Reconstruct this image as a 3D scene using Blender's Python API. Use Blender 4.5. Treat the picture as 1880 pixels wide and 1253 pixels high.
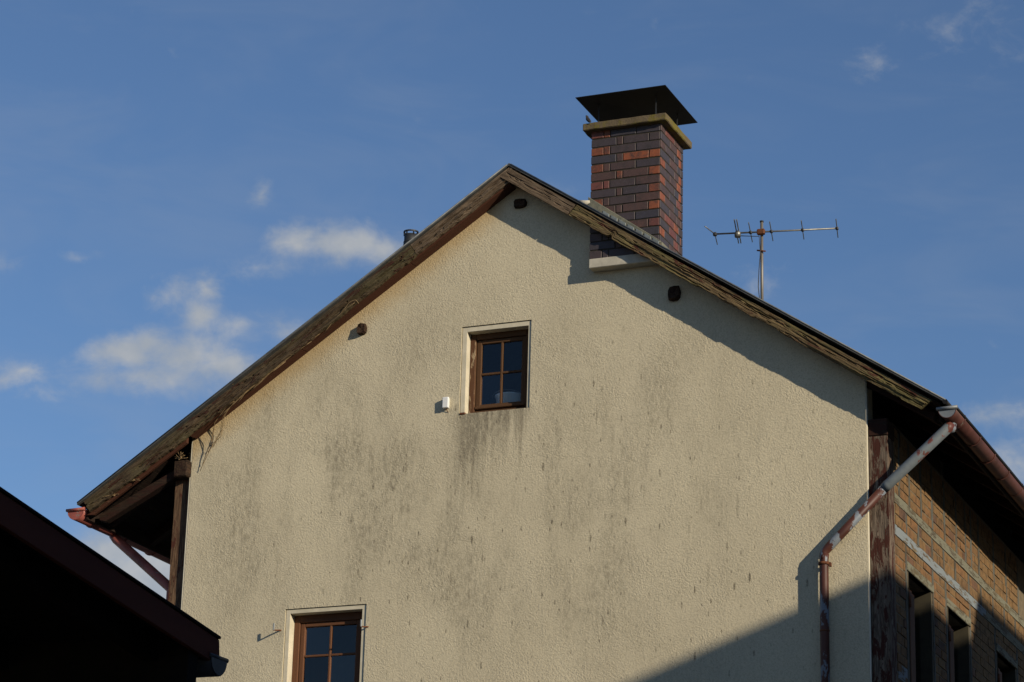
import bpy, bmesh, math, random
from mathutils import Vector, Matrix, noise
random.seed(7)
sc = bpy.context.scene
for o in list(bpy.data.objects): bpy.data.objects.remove(o)

# ------------------------------------------------------------------ camera
YAW, PIT, ROL = math.radians(22.85), math.radians(18.45), math.radians(1.565)
FPX = 4950.0
fw = Vector((-math.sin(YAW)*math.cos(PIT), math.cos(YAW)*math.cos(PIT), math.sin(PIT)))
rt0 = Vector((math.cos(YAW), math.sin(YAW), 0)); up0 = rt0.cross(fw)
rt = math.cos(ROL)*rt0 + math.sin(ROL)*up0
up = -math.sin(ROL)*rt0 + math.cos(ROL)*up0
CAM = Vector((6.29740041, -23.5, 1.6))
cam = bpy.data.cameras.new('camera'); cam_o = bpy.data.objects.new('camera', cam)
sc.collection.objects.link(cam_o); sc.camera = cam_o
m = Matrix.Identity(4)
for i in range(3): m[i][0] = rt[i]; m[i][1] = up[i]; m[i][2] = -fw[i]; m[i][3] = CAM[i]
cam_o.matrix_world = m
cam.sensor_fit = 'HORIZONTAL'; cam.sensor_width = 36; cam.lens = FPX/1880*36
cam.clip_start = .1; cam.clip_end = 3000

# ------------------------------------------------------------------ sun and sky
SUN = Vector((.855, -.405, .312)).normalized()
SUN_EL = math.asin(SUN.z); SUN_ROT = math.atan2(SUN.x, SUN.y)
sl = bpy.data.lights.new('sun', 'SUN'); sl.energy = 5.0; sl.angle = math.radians(.53); sl.color = (1, .88, .69)
so = bpy.data.objects.new('sun', sl); sc.collection.objects.link(so)
so.rotation_euler = SUN.to_track_quat('Z', 'Y').to_euler(); so.location = (30, -20, 25)
sc.view_settings.view_transform = 'Standard'; sc.view_settings.look = 'None'
sc.view_settings.exposure = -.07; sc.view_settings.gamma = 1
sc.cycles.max_bounces = 5; sc.cycles.diffuse_bounces = 2; sc.cycles.transparent_max_bounces = 6

def N(nt, t, ins=None, **props):
    n = nt.nodes.new(t)
    for k, v in props.items(): setattr(n, k, v)
    for k, v in (ins or {}).items():
        s = n.inputs[k]
        if isinstance(v, bpy.types.NodeSocket): nt.links.new(v, s)
        else: s.default_value = v
    return n
def MA(nt, op, a, b=0.0, c=0.0, clamp=False):
    return N(nt, 'ShaderNodeMath', {0: a, 1: b, 2: c}, operation=op, use_clamp=clamp).outputs[0]
def SS(nt, v, a, b, o0=0.0, o1=1.0):
    return N(nt, 'ShaderNodeMapRange', {0: v, 1: a, 2: b, 3: o0, 4: o1}, interpolation_type='SMOOTHSTEP').outputs[0]
def MIX(nt, f, a, b, blend='MIX'):
    n = nt.nodes.new('ShaderNodeMix'); n.data_type = 'RGBA'; n.blend_type = blend
    for s, v in ((n.inputs[0], f), (n.inputs[6], a), (n.inputs[7], b)):
        if isinstance(v, bpy.types.NodeSocket): nt.links.new(v, s)
        elif s.type == 'RGBA': s.default_value = (*v[:3], 1)
        else: s.default_value = v
    return n.outputs[2]
def VM(nt, op, a, b=(0, 0, 0)):
    n = N(nt, 'ShaderNodeVectorMath', {0: a, 1: b}, operation=op)
    return n.outputs['Value'] if op in ('LENGTH', 'DOT_PRODUCT') else n.outputs[0]
def NOI(nt, vec, scale, detail=4, rough=.55, dist=0):
    return N(nt, 'ShaderNodeTexNoise', {'Vector': vec, 'Scale': scale, 'Detail': detail, 'Roughness': rough, 'Distortion': dist}).outputs[0]

def px_dir(x, y): return (rt*(x-940)/FPX - up*(y-626.5)/FPX + fw).normalized()
def azel(x, y):
    d = px_dir(x, y); return math.atan2(d.x, d.y), math.asin(d.z)

w = bpy.data.worlds.new('World'); sc.world = w; w.use_nodes = True; w.cycles.sampling_method = 'MANUAL'; w.cycles.sample_map_resolution = 512
nt = w.node_tree; nt.nodes.clear()
sky = N(nt, 'ShaderNodeTexSky', sky_type='NISHITA', sun_disc=False, sun_elevation=SUN_EL, sun_rotation=SUN_ROT,
        altitude=250, air_density=1.0, dust_density=.1, ozone_density=4.6)
tc = N(nt, 'ShaderNodeTexCoord').outputs['Generated']
sx = N(nt, 'ShaderNodeSeparateXYZ', {0: tc})
az = MA(nt, 'ARCTAN2', sx.outputs[0], sx.outputs[1]); el = MA(nt, 'ARCSINE', sx.outputs[2])
co = N(nt, 'ShaderNodeCombineXYZ', {0: az, 1: el, 2: 0.0}).outputs[0]
warp = N(nt, 'ShaderNodeTexNoise', {'Vector': tc, 'Scale': 60.0, 'Detail': 4.0, 'Roughness': .6}).outputs[1]
warp = VM(nt, 'MULTIPLY', VM(nt, 'SUBTRACT', warp, (.5, .5, .5)), (.012, .008, 0))
cow = VM(nt, 'ADD', co, warp)
CLOUDS = [  # x, y, half width, half height in the photograph, strength: clouds stand in the sky at these bearings
 (232, 650, 62, 34, 1.0), (275, 632, 36, 26, .9), (330, 660, 70, 44, 1.0), (405, 672, 62, 34, .9), (300, 695, 120, 34, .75), (380, 715, 90, 26, .45),
 (322, 540, 40, 30, .75), (378, 528, 22, 28, .7), (362, 575, 50, 30, .75), (425, 598, 46, 24, .65),
 (640, 446, 92, 34, .95), (555, 448, 56, 26, .85), (700, 462, 60, 34, .85), (485, 490, 54, 18, .5), (610, 485, 130, 26, .5),
 (480, 356, 17, 26, .55), (38, 688, 44, 24, .75), (10, 698, 36, 18, .7), (62, 720, 60, 18, .35), (136, 474, 34, 18, .4), (6, 488, 34, 20, .5),
 (530, 612, 52, 26, .6), (200, 1015, 60, 38, 1.0), (270, 1065, 90, 50, 1.3), (160, 1060, 110, 50, 1.2), (320, 1100, 110, 60, 1.2),
 (1622, 118, 60, 30, .34), (1770, 40, 100, 70, .34), (1700, 100, 90, 24, .25), (1825, 768, 70, 30, .5), (1872, 850, 60, 44, .7),
 (1035, 350, 36, 24, .3), (1388, 522, 40, 34, .42), (1250, 700, 200, 60, .4),
]
acc = None
ka = 1/FPX
for (cx, cy, rx, ry, s) in CLOUDS:
    a0, e0 = azel(cx, cy)
    v = VM(nt, 'LENGTH', VM(nt, 'MULTIPLY', VM(nt, 'SUBTRACT', cow, (a0, e0, 0)), (math.cos(e0)/(rx*1.95*ka), 1/(ry*1.9*ka), 0)))
    g = MA(nt, 'MULTIPLY_ADD', v, -s, s)
    acc = g if acc is None else MA(nt, 'SMOOTH_MAX', acc, g, .25)
# beyond the frame the same broken cloud goes on all round
far = VM(nt, 'LENGTH', VM(nt, 'MULTIPLY', VM(nt, 'SUBTRACT', co, (-.4, .32, 0)), (1/.36, 1/.26, 0)))
gen = MA(nt, 'MULTIPLY', SS(nt, NOI(nt, VM(nt, 'MULTIPLY', tc, (1, 1, 2.2)), 5.0, 5, .6), .66, .8), SS(nt, far, .9, 1.3))
acc = MA(nt, 'MAXIMUM', acc, gen)
n1 = NOI(nt, VM(nt, 'MULTIPLY', tc, (1, 1, 1.5)), 58.0, 6, .62, .3)
dens = SS(nt, MA(nt, 'MULTIPLY_ADD', MA(nt, 'SUBTRACT', n1, .5), 1.0, acc), .14, .92, 0, .86)
cshade = SS(nt, NOI(nt, VM(nt, 'ADD', tc, (0, 0, .01)), 34.0, 4, .6), .35, .7)
ccol = MIX(nt, cshade, (3.7, 4.0, 4.35), (5.2, 5.2, 5.1))
skyt = MIX(nt, 1.0, sky.outputs[0], (1.05, 1.0, 1.01), 'MULTIPLY')
veil = SS(nt, NOI(nt, VM(nt, 'MULTIPLY', tc, (1, 1, 3.2)), 9.0, 4, .6, .6), .42, .8, 0, .13)   # thin high veils all over the sky
skyc = MIX(nt, dens, MIX(nt, veil, skyt, (3.6, 3.9, 4.4)), ccol)
bg = N(nt, 'ShaderNodeBackground', {'Color': skyc, 'Strength': .103})
N(nt, 'ShaderNodeOutputWorld', {'Surface': bg.outputs[0]})

# ------------------------------------------------------------------ materials
def new_mat(name):
    mt = bpy.data.materials.new(name); mt.use_nodes = True
    t = mt.node_tree; t.nodes.clear()
    b = N(t, 'ShaderNodeBsdfPrincipled'); N(t, 'ShaderNodeOutputMaterial', {'Surface': b.outputs[0]})
    return mt, t, b
def setp(t, b, **kw):
    for k, v in kw.items():
        s = b.inputs[k.replace('_', ' ')]
        if isinstance(v, bpy.types.NodeSocket): t.links.new(v, s)
        elif s.type == 'RGBA': s.default_value = (*v[:3], 1)
        else: s.default_value = v
def bump(t, b, h, strength=.5, dist=.01):
    n = N(t, 'ShaderNodeBump', {'Height': h, 'Strength': strength, 'Distance': dist}); t.links.new(n.outputs[0], b.inputs['Normal'])
def objco(t): return N(t, 'ShaderNodeTexCoord').outputs['Object']

def rough_mat(name, c1, c2, scale=8, rough=.85, bs=.3, bd=.005, stretch=(1, 1, 1), var=.0, metal=0, spec=.3):
    mt, t, b = new_mat(name)
    v = VM(t, 'MULTIPLY', objco(t), stretch)
    f = NOI(t, v, scale, 6, .65)
    c = MIX(t, SS(t, f, .3, .7), c1, c2)
    if var:
        r = N(t, 'ShaderNodeObjectInfo').outputs['Random']
        c = MIX(t, MA(t, 'MULTIPLY', r, var), c, (c1[0]*.3, c1[1]*.3, c1[2]*.32))
    setp(t, b, Base_Color=c, Roughness=rough, Metallic=metal, Specular_IOR_Level=spec)
    bump(t, b, NOI(t, v, scale*5, 5, .7), bs, bd)
    return mt

def wood_mat(name, pale, dark, paint=None, amount=.0, axis=0, bs=.8, moss=None, spec=.2, mossamt=.5):
    """weathered timber, grain along the given local axis; paint left on it in flakes"""
    mt, t, b = new_mat(name)
    st = [1, 1, 1]; st[axis] = .07; st2 = [1, 1, 1]; st2[axis] = .25
    o = objco(t)
    g = NOI(t, VM(t, 'MULTIPLY', o, st), 70, 6, .7, .4)
    big = NOI(t, VM(t, 'MULTIPLY', o, st2), 7, 5, .6)
    c = MIX(t, SS(t, g, .36, .62), dark, pale)
    c = MIX(t, SS(t, big, .35, .7, 0, .65), c, [x*.45 for x in pale])
    if moss: c = MIX(t, MA(t, 'MULTIPLY', SS(t, NOI(t, VM(t, 'MULTIPLY', o, st2), 5.3, 5, .65), .46, .64), mossamt), c, moss)
    h = g
    if paint:
        pm = MA(t, 'MULTIPLY_ADD', NOI(t, VM(t, 'MULTIPLY', o, st2), 16, 6, .72, .6), .8, MA(t, 'MULTIPLY', g, .25))
        pf = SS(t, pm, .78-.5*amount, .82-.5*amount)
        c = MIX(t, pf, c, paint); h = MA(t, 'MULTIPLY_ADD', pf, .25, g)
    setp(t, b, Base_Color=c, Roughness=.85, Specular_IOR_Level=spec)
    bump(t, b, h, bs, .006)
    return mt

def stucco_mat():
    mt, t, b = new_mat('roughcast render')
    o = objco(t); s = N(t, 'ShaderNodeSeparateXYZ', {0: o}); X, Z = s.outputs[0], s.outputs[2]
    base = MIX(t, NOI(t, o, 1.1, 4, .6), (.515, .45, .31), (.625, .55, .39))
    rot = N(t, 'ShaderNodeVectorRotate', {'Vector': o, 'Axis': (.3, 1, .2), 'Angle': .6}, rotation_type='AXIS_ANGLE').outputs[0]
    base = MIX(t, SS(t, NOI(t, VM(t, 'ADD', o, (9, 0, 2)), .8, 5, .6), .45, .68, 0, .5), base, (.645, .57, .40))
    grain = NOI(t, rot, 60, 2, .5, .5)
    fine = NOI(t, rot, 130, 1, .5)
    base = MIX(t, SS(t, MA(t, 'MULTIPLY_ADD', fine, .5, MA(t, 'MULTIPLY', grain, .5)), .36, .56, .38, 0), base, (.27, .23, .165))
    # broad grey weathering, strongest left of and below the small window
    wz = VM(t, 'MULTIPLY', o, (1, 1, .45))
    broad = NOI(t, VM(t, 'ADD', wz, (3.7, 0, 1.2)), 1.25, 6, .62, .3)
    reg = SS(t, VM(t, 'LENGTH', VM(t, 'MULTIPLY', VM(t, 'SUBTRACT', o, (-4.3, 0, 8.55)), (1/3.7, 0, 1/2.0))), .3, 1.2, 1, .22)
    streak = NOI(t, VM(t, 'MULTIPLY', o, (1, 1, .12)), 15, 6, .7)
    f1 = MA(t, 'MULTIPLY', MA(t, 'MULTIPLY', SS(t, broad, .40, .66), reg), SS(t, streak, .3, .75, .35, 1.0))
    pore = NOI(t, VM(t, 'MULTIPLY', o, (1, 1, .4)), 30, 4, .75)
    f1 = MA(t, 'MULTIPLY', f1, SS(t, pore, .38, .62, .3, 1.3))
    c = MIX(t, MA(t, 'MULTIPLY', f1, .78, clamp=True), base, (.175, .152, .105))
    # short dark flecks and runs
    def flecks(scale, zs, off, thr, keep):
        u = N(t, 'ShaderNodeCombineXYZ', {0: MA(t, 'ADD', X, off), 1: MA(t, 'MULTIPLY', Z, zs), 2: 0.0}).outputs[0]
        wob = VM(t, 'MULTIPLY', N(t, 'ShaderNodeTexNoise', {'Vector': o, 'Scale': 22.0, 'Detail': 3.0}).outputs[1], (.012, .008, 0))
        v = N(t, 'ShaderNodeTexVoronoi', {'Vector': VM(t, 'ADD', u, wob), 'Scale': scale, 'Randomness': 1.0}, voronoi_dimensions='2D')
        r = N(t, 'ShaderNodeSeparateColor', {0: v.outputs['Color']})
        k = MA(t, 'GREATER_THAN', r.outputs[0], keep)
        th = MA(t, 'MULTIPLY', MA(t, 'MULTIPLY_ADD', r.outputs[2], .8, .5), thr)
        d = MA(t, 'SUBTRACT', 1.0, MA(t, 'DIVIDE', v.outputs['Distance'], th), clamp=True)
        d = MA(t, 'MULTIPLY', SS(t, d, 0, .6), SS(t, NOI(t, o, 48, 3, .7), .34, .58, .25, 1.1))
        return MA(t, 'MULTIPLY', MA(t, 'MULTIPLY', d, k), MA(t, 'MULTIPLY_ADD', r.outputs[1], .65, .25))
    fl = MA(t, 'MAXIMUM', flecks(5.6, .26, 0.0, .075, .38), flecks(10.0, .34, 4.0, .095, .45))
    fl = MA(t, 'MAXIMUM', fl, MA(t, 'MULTIPLY', flecks(3.4, .09, 1.7, .055, .5), .5))
    regf = SS(t, VM(t, 'LENGTH', VM(t, 'MULTIPLY', VM(t, 'SUBTRACT', o, (-3.3, 0, 7.9)), (1/4.2, 0, 1/2.6))), .5, 1.05, 1, .15)
    c = MIX(t, MA(t, 'MULTIPLY', MA(t, 'MULTIPLY', fl, regf), .88), c, (.07, .058, .041))
    # runs below the sill of the small window
    sx_ = MA(t, 'MULTIPLY', SS(t, X, -4.25, -4.08), SS(t, X, -3.42, -3.33, 1, 0))
    run = NOI(t, VM(t, 'MULTIPLY', o, (1, 1, .06)), 13, 5, .6)
    ln = MA(t, 'MULTIPLY_ADD', run, 2.6, 7.72)      # lower end of each run
    leftw = SS(t, MA(t, 'ABSOLUTE', MA(t, 'ADD', X, 4.06)), .03, .22, 1, 0)
    ln = MA(t, 'MULTIPLY_ADD', leftw, -.5, ln)
    fr = MA(t, 'MULTIPLY', MA(t, 'MULTIPLY', sx_, SS(t, MA(t, 'SUBTRACT', Z, ln), -.15, .55)), SS(t, Z, 9.38, 9.44, 1, 0))
    fr = MA(t, 'MULTIPLY', fr, SS(t, pore, .25, .6, .45, 1.1))
    c = MIX(t, MA(t, 'MULTIPLY', fr, .56, clamp=True), c, (.10, .083, .058))
    # rusty wash off the left verge
    roofz = MA(t, 'MULTIPLY_ADD', X, .6658, 11.924+.6658*3.595)
    dz = MA(t, 'SUBTRACT', roofz, Z)
    vy = MA(t, 'MULTIPLY', SS(t, MA(t, 'MULTIPLY_ADD', NOI(t, o, 5, 5, .65), .26, dz), .28, .66, 1, 0), SS(t, X, -3.9, -3.6, 1, 0))
    c = MIX(t, MA(t, 'MULTIPLY', vy, .6), c, (.42, .27, .10))
    setp(t, b, Base_Color=c, Roughness=.95, Specular_IOR_Level=.15)
    h = MA(t, 'MULTIPLY_ADD', fine, .22, grain)
    bump(t, b, MA(t, 'MULTIPLY', h, SS(t, NOI(t, o, 2.3, 3, .6), .3, .7, .55, 1.2)), 1.0, .0056)
    return mt

def brick_mat(name, c1, c2, soot=(.03, .026, .024), rough=.6, spec=.4, dirt=.35):
    mt, t, b = new_mat(name)
    r = N(t, 'ShaderNodeObjectInfo').outputs['Random']
    o = VM(t, 'ADD', objco(t), N(t, 'ShaderNodeCombineXYZ', {0: MA(t, 'MULTIPLY', r, 37), 1: MA(t, 'MULTIPLY', r, 11), 2: 0.0}).outputs[0])
    c = MIX(t, r, c1, c2)
    c = MIX(t, SS(t, NOI(t, o, 14, 5, .65), .42, .75, 0, dirt*1.8), c, soot)
    c = MIX(t, SS(t, NOI(t, o, 60, 3, .6), .55, .75, 0, .35), c, [min(1, x*1.8+.02) for x in c1])
    setp(t, b, Base_Color=c, Roughness=rough, Specular_IOR_Level=spec)
    bump(t, b, NOI(t, o, 90, 5, .7), .5, .004)
    return mt

def glass_mat():
    mt, t, b = new_mat('window glass')
    out = [n for n in t.nodes if n.type == 'OUTPUT_MATERIAL'][0]
    tr = N(t, 'ShaderNodeBsdfTransparent', {'Color': (.88, .93, .96, 1)})
    gl = N(t, 'ShaderNodeBsdfGlossy', {'Color': (1, 1, 1, 1), 'Roughness': .02})
    bp = N(t, 'ShaderNodeBump', {'Height': NOI(t, objco(t), 3.0, 2, .5), 'Strength': .25, 'Distance': .01})
    t.links.new(bp.outputs[0], gl.inputs['Normal'])
    fr = N(t, 'ShaderNodeFresnel', {'IOR': 1.62})
    mx = N(t, 'ShaderNodeMixShader', {0: fr.outputs[0], 1: tr.outputs[0], 2: gl.outputs[0]})
    t.links.new(mx.outputs[0], out.inputs[0])
    return mt

def flake_mat(name, paint, under, amount, rough=.5, metal=.0, axis=2, scale=9):
    """old gloss paint flaking off zinc or steel"""
    mt, t, b = new_mat(name)
    o = objco(t); st = [1, 1, 1]; st[axis] = .45
    f = NOI(t, VM(t, 'MULTIPLY', o, st), scale, 6, .62, .3)
    pf = SS(t, f, .5-.4*(amount-.5)-.012, .5-.4*(amount-.5)+.012)
    fade = NOI(t, o, 4, 5, .6)
    p = MIX(t, SS(t, fade, .35, .7), paint, [x*.55 for x in paint])
    u = MIX(t, NOI(t, o, 25, 4, .6), under, [x*.6 for x in under])
    setp(t, b, Base_Color=MIX(t, pf, u, p), Roughness=rough, Metallic=metal, Specular_IOR_Level=.35)
    bump(t, b, MA(t, 'MULTIPLY_ADD', f, .3, pf), .35, .003)
    return mt

M = {}
M['stucco'] = stucco_mat()
M['band'] = rough_mat('smooth plaster band', (.50, .45, .33), (.60, .54, .41), 9, .9, .15, .003)
M['plaster_in'] = rough_mat('inner wall', (.10, .09, .08), (.13, .12, .10), 5)
M['barge_pale'] = wood_mat('bare grey barge board', (.19, .137, .09), (.05, .032, .019), (.085, .036, .022), .28, 0, 1.0)
M['barge_rot'] = wood_mat('rotten barge board', (.175, .125, .062), (.06, .036, .02), (.07, .026, .016), .38, 0, .9, (.125, .108, .042), mossamt=.75)
M['barge_moss'] = wood_mat('mossy barge board', (.11, .076, .043), (.028, .017, .010), (.05, .020, .013), .40, 0, 1.0, (.085, .076, .036), mossamt=.55)
M['soffit'] = wood_mat('red brown soffit board', (.11, .052, .03), (.032, .015, .009), (.065, .024, .013), .70, 0, .6)
M['dark_wood'] = wood_mat('dark stained eaves timber', (.045, .026, .016), (.012, .007, .005), (.03, .012, .008), .55, 0, .5)
M['dark_wood_y'] = wood_mat('dark stained eaves boarding', (.03, .018, .012), (.009, .006, .004), (.018, .008, .006), .5, 1, .5)
M['post'] = wood_mat('corner post with flaking brown paint', (.22, .17, .125), (.05, .034, .024), (.055, .018, .012), .52, 2, 1.0)
M['post_bare'] = wood_mat('bare brown grey post', (.19, .115, .065), (.045, .022, .013), (.075, .026, .016), .42, 2, 1.0)
M['beam_end'] = wood_mat('old purlin end', (.06, .035, .02), (.014, .008, .005), (.025, .01, .007), .4, 1, .8)
M['win_brown'] = wood_mat('brown window paint', (.085, .04, .019), (.035, .017, .008), (.082, .037, .013), .85, 2, .35, spec=.4)
M['win_flake'] = wood_mat('brown window paint worn pale', (.45, .35, .22), (.20, .13, .07), (.085, .036, .015), .70, 2, .4, spec=.35)
M['win_red'] = wood_mat('red brown window varnish', (.12, .048, .024), (.05, .020, .01), (.115, .045, .017), .9, 2, .3, spec=.45)
M['glass'] = glass_mat()
M['sheet'] = rough_mat('fibre cement roof sheet', (.10, .10, .095), (.055, .056, .055), 6, .8, .3, .004)
M['sheet_rim'] = rough_mat('metal roof rim', (.17, .18, .18), (.09, .095, .10), 9, .55, .2, .003, metal=.3)
M['zinc'] = rough_mat('weathered zinc', (.27, .29, .30), (.18, .195, .205), 7, .55, .15, .003, metal=.35)
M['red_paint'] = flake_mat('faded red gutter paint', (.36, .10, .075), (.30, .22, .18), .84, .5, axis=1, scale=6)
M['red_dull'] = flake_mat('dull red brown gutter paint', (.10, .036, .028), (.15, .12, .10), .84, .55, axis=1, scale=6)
M['brown_flake'] = flake_mat('brown pipe paint flaking to zinc', (.085, .028, .018), (.215, .245, .28), .53, .5, scale=7)
M['zinc_flake'] = flake_mat('zinc pipe with red paint remains', (.17, .055, .042), (.165, .19, .205), .32, .5, scale=6)
M['rust'] = rough_mat('rust', (.16, .06, .025), (.08, .03, .015), 30, .9, .4, .003)
M['mortar'] = rough_mat('grey mortar', (.042, .036, .025), (.026, .023, .018), 25, .95, .6, .005)
M['mortar_tan'] = rough_mat('tan mortar', (.18, .14, .088), (.11, .088, .06), 18, .95, .6, .006)
M['slab'] = None
M['cement'] = rough_mat('pale render on bracket', (.50, .46, .37), (.38, .35, .28), 10, .9, .3, .004)
M['flash'] = rough_mat('cement and lead flashing', (.19, .18, .13), (.10, .105, .085), 14, .8, .6, .008)
M['lead'] = rough_mat('lead sheet', (.24, .27, .27), (.15, .17, .17), 10, .55, .2, .003, metal=.3)
M['black'] = rough_mat('black steel', (.008, .0078, .0078), (.012, .011, .011), 8, .65, .2, .002, spec=.25)
M['pvc'] = rough_mat('black plastic', (.014, .015, .017), (.022, .023, .025), 8, .6, .05, .002, spec=.5)
M['alu'] = rough_mat('weathered aluminium', (.25, .25, .23), (.15, .15, .14), 12, .45, .1, .002, metal=.6)
M['mast'] = rough_mat('galvanised mast', (.23, .215, .19), (.14, .12, .10), 9, .55, .15, .002, metal=.4, stretch=(1, 1, .2))
M['white'] = rough_mat('white plastic', (.80, .80, .78), (.70, .70, .68), 6, .5, .05, .001)
M['bucket'] = rough_mat('pale blue bucket', (.78, .86, .88), (.70, .79, .82), 6, .5, .05, .001)
M['straw'] = rough_mat('dry stem', (.26, .18, .09), (.14, .09, .045), 20, .9, .2, .002)
M['bird'] = rough_mat('dark feathers', (.02, .018, .018), (.035, .032, .03), 30, .7, .2, .002)
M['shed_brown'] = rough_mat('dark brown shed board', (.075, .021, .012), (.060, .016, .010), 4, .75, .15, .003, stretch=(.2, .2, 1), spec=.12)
M['shed_dark'] = rough_mat('shade-black shed boards', (.008, .007, .006), (.005, .0045, .004), 5, .9, .3, .004, spec=.1)  # base colour kept near black to carry the deep shade under the roof
M['shed_zinc'] = rough_mat('dark zinc gutter', (.045, .048, .055), (.03, .032, .037), 7, .5, .1, .002, metal=.3)
M['ground'] = rough_mat('yard ground', (.27, .215, .145), (.33, .27, .19), 1.5, .95, .5, .02)
M['neigh_wall'] = rough_mat('neighbour render', (.52, .44, .31), (.46, .39, .28), 2, .95, .3, .01)
M['neigh_roof'] = rough_mat('neighbour roof tiles', (.16, .07, .045), (.10, .05, .035), 3, .85, .4, .02)
M['side_paint'] = wood_mat('frame timber in flaking grey paint', (.15, .13, .09), (.06, .05, .036), (.17, .165, .12), .6, 1, .8, (.16, .12, .05), mossamt=.4)
M['side_blue'] = wood_mat('frame timber in flaking blue grey paint', (.22, .17, .10), (.07, .055, .04), (.20, .225, .235), .62, 1, .8)
M['side_stud'] = wood_mat('frame stud in flaking grey paint', (.12, .10, .07), (.05, .04, .03), (.10, .10, .085), .6, 2, .8)
M['reveal'] = rough_mat('olive brown reveal', (.05, .042, .025), (.035, .03, .02), 6, .9, .3, .004)
B_BLUE = brick_mat('blue clinker brick', (.041, .037, .047), (.058, .040, .040))
B_BROWN = brick_mat('brown clinker brick', (.085, .043, .034), (.06, .038, .036))
B_ORANGE = brick_mat('orange clinker brick', (.235, .068, .027), (.15, .047, .025), dirt=.5)
B_RED = brick_mat('dark red clinker brick', (.15, .05, .036), (.11, .04, .035))
S_BRICK = [brick_mat('tan field brick', (.205, .122, .054), (.14, .082, .041), (.055, .04, .025), .9, .15, .5),
           brick_mat('orange field brick', (.205, .108, .048), (.165, .095, .045), (.06, .04, .025), .9, .15, .45),
           brick_mat('brown field brick', (.16, .085, .048), (.11, .065, .042), (.045, .032, .027), .9, .15, .5)]
def slab_mat():
    mt, t, b = new_mat('mossy concrete slab'); o = objco(t)
    c = MIX(t, NOI(t, o, 9, 5, .65), (.17, .13, .078), (.085, .066, .045))
    c = MIX(t, SS(t, NOI(t, o, 5, 6, .7), .46, .60, 0, .8), c, (.15, .125, .02))
    setp(t, b, Base_Color=c, Roughness=.95, Specular_IOR_Level=.1); bump(t, b, NOI(t, o, 60, 5, .7), .8, .008)
    return mt
M['slab'] = slab_mat()

# ------------------------------------------------------------------ mesh helpers
def link(name, me, parent=None, mat=None, matrix=None):
    o = bpy.data.objects.new(name, me); sc.collection.objects.link(o)
    if matrix is not None: o.matrix_world = matrix
    if parent:
        o.parent = parent; o.matrix_parent_inverse = wm(parent).inverted()
    if mat and not me.materials: me.materials.append(mat)
    return o
def wm(o):
    mtx = o.matrix_basis.copy()
    if o.parent: mtx = wm(o.parent) @ o.matrix_parent_inverse @ mtx
    return mtx
def thing(name, label, cat, loc=(0, 0, 0), group=None):
    o = bpy.data.objects.new(name, None); sc.collection.objects.link(o); o.location = loc
    o.empty_display_size = .2
    tag(o, label, cat, group); return o
def tag(o, label, cat=None, group=None):
    o['label'] = label
    if cat: o['category'] = cat
    if group: o['group'] = group
class MB:
    def __init__(s): s.v = []; s.f = []; s.sm = []
    def add(s, vs, fs, smooth=False):
        k = len(s.v); s.v += [tuple(p) for p in vs]; s.f += [tuple(i+k for i in f) for f in fs]; s.sm += [smooth]*len(fs)
    def box(s, x0, x1, y0, y1, z0, z1):
        s.add([(x, y, z) for x in (x0, x1) for y in (y0, y1) for z in (z0, z1)],
              [(0, 1, 3, 2), (4, 6, 7, 5), (0, 4, 5, 1), (2, 3, 7, 6), (0, 2, 6, 4), (1, 5, 7, 3)]); return s
    def prism(s, poly, y0, y1):     # poly: (x,z) list, extruded along y
        n = len(poly)
        s.add([(x, y0, z) for x, z in poly]+[(x, y1, z) for x, z in poly],
              [tuple(range(n))[::-1], tuple(range(n, 2*n))]+[(i, (i+1) % n, n+(i+1) % n, n+i) for i in range(n)]); return s
    def tube(s, pts, r, n=10, caps=True, smooth=True):
        pts = [Vector(p) for p in pts]; rs = r if isinstance(r, (list, tuple)) else [r]*len(pts)
        vs = []; fs = []; prev = None
        for i, p in enumerate(pts):
            d = (pts[min(i+1, len(pts)-1)]-pts[max(i-1, 0)]).normalized()
            if prev is None: a = d.orthogonal().normalized()
            else: a = (prev-d*prev.dot(d)).normalized()
            prev = a; bb = d.cross(a)
            vs += [p+(a*math.cos(2*math.pi*k/n)+bb*math.sin(2*math.pi*k/n))*rs[i] for k in range(n)]
        for i in range(len(pts)-1):
            for k in range(n):
                fs.append((i*n+k, i*n+(k+1) % n, (i+1)*n+(k+1) % n, (i+1)*n+k))
        s.add(vs, fs, smooth)
        if caps:
            k0 = len(s.v)-len(vs)
            s.f += [tuple(k0+k for k in range(n))[::-1], tuple(k0+(len(pts)-1)*n+k for k in range(n))]; s.sm += [False]*2
        return s
    def mesh(s, name, bevel=0, seg=1):
        me = bpy.data.meshes.new(name); me.from_pydata(s.v, [], s.f)
        bm = bmesh.new(); bm.from_mesh(me); bmesh.ops.recalc_face_normals(bm, faces=bm.faces)
        if bevel: bmesh.ops.bevel(bm, geom=bm.edges[:], offset=bevel, segments=seg, affect='EDGES', profile=.5, clamp_overlap=True)
        else:
            bm.faces.ensure_lookup_table()
            for f, sm in zip(bm.faces, s.sm): f.smooth = sm
        bm.to_mesh(me); bm.free(); return me
    def obj(s, name, mat, parent=None, bevel=0, seg=1): return link(name, s.mesh(name, bevel, seg), parent, mat)
def box(name, mat, parent, x0, x1, y0, y1, z0, z1, bevel=0.0): return MB().box(x0, x1, y0, y1, z0, z1).obj(name, mat, parent, bevel)
def fb(v, s, o=0, oc=4): return noise.fractal(Vector(v)*s+Vector((o, o*1.7, o*.3)), 1.0, 2.0, oc)

# ------------------------------------------------------------------ ground
g = MB(); g.add([(-700, -700, 0), (700, -700, 0), (700, 700, 0), (-700, 700, 0)], [(0, 1, 2, 3)])
go = g.obj('ground', M['ground']); go['kind'] = 'structure'

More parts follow.
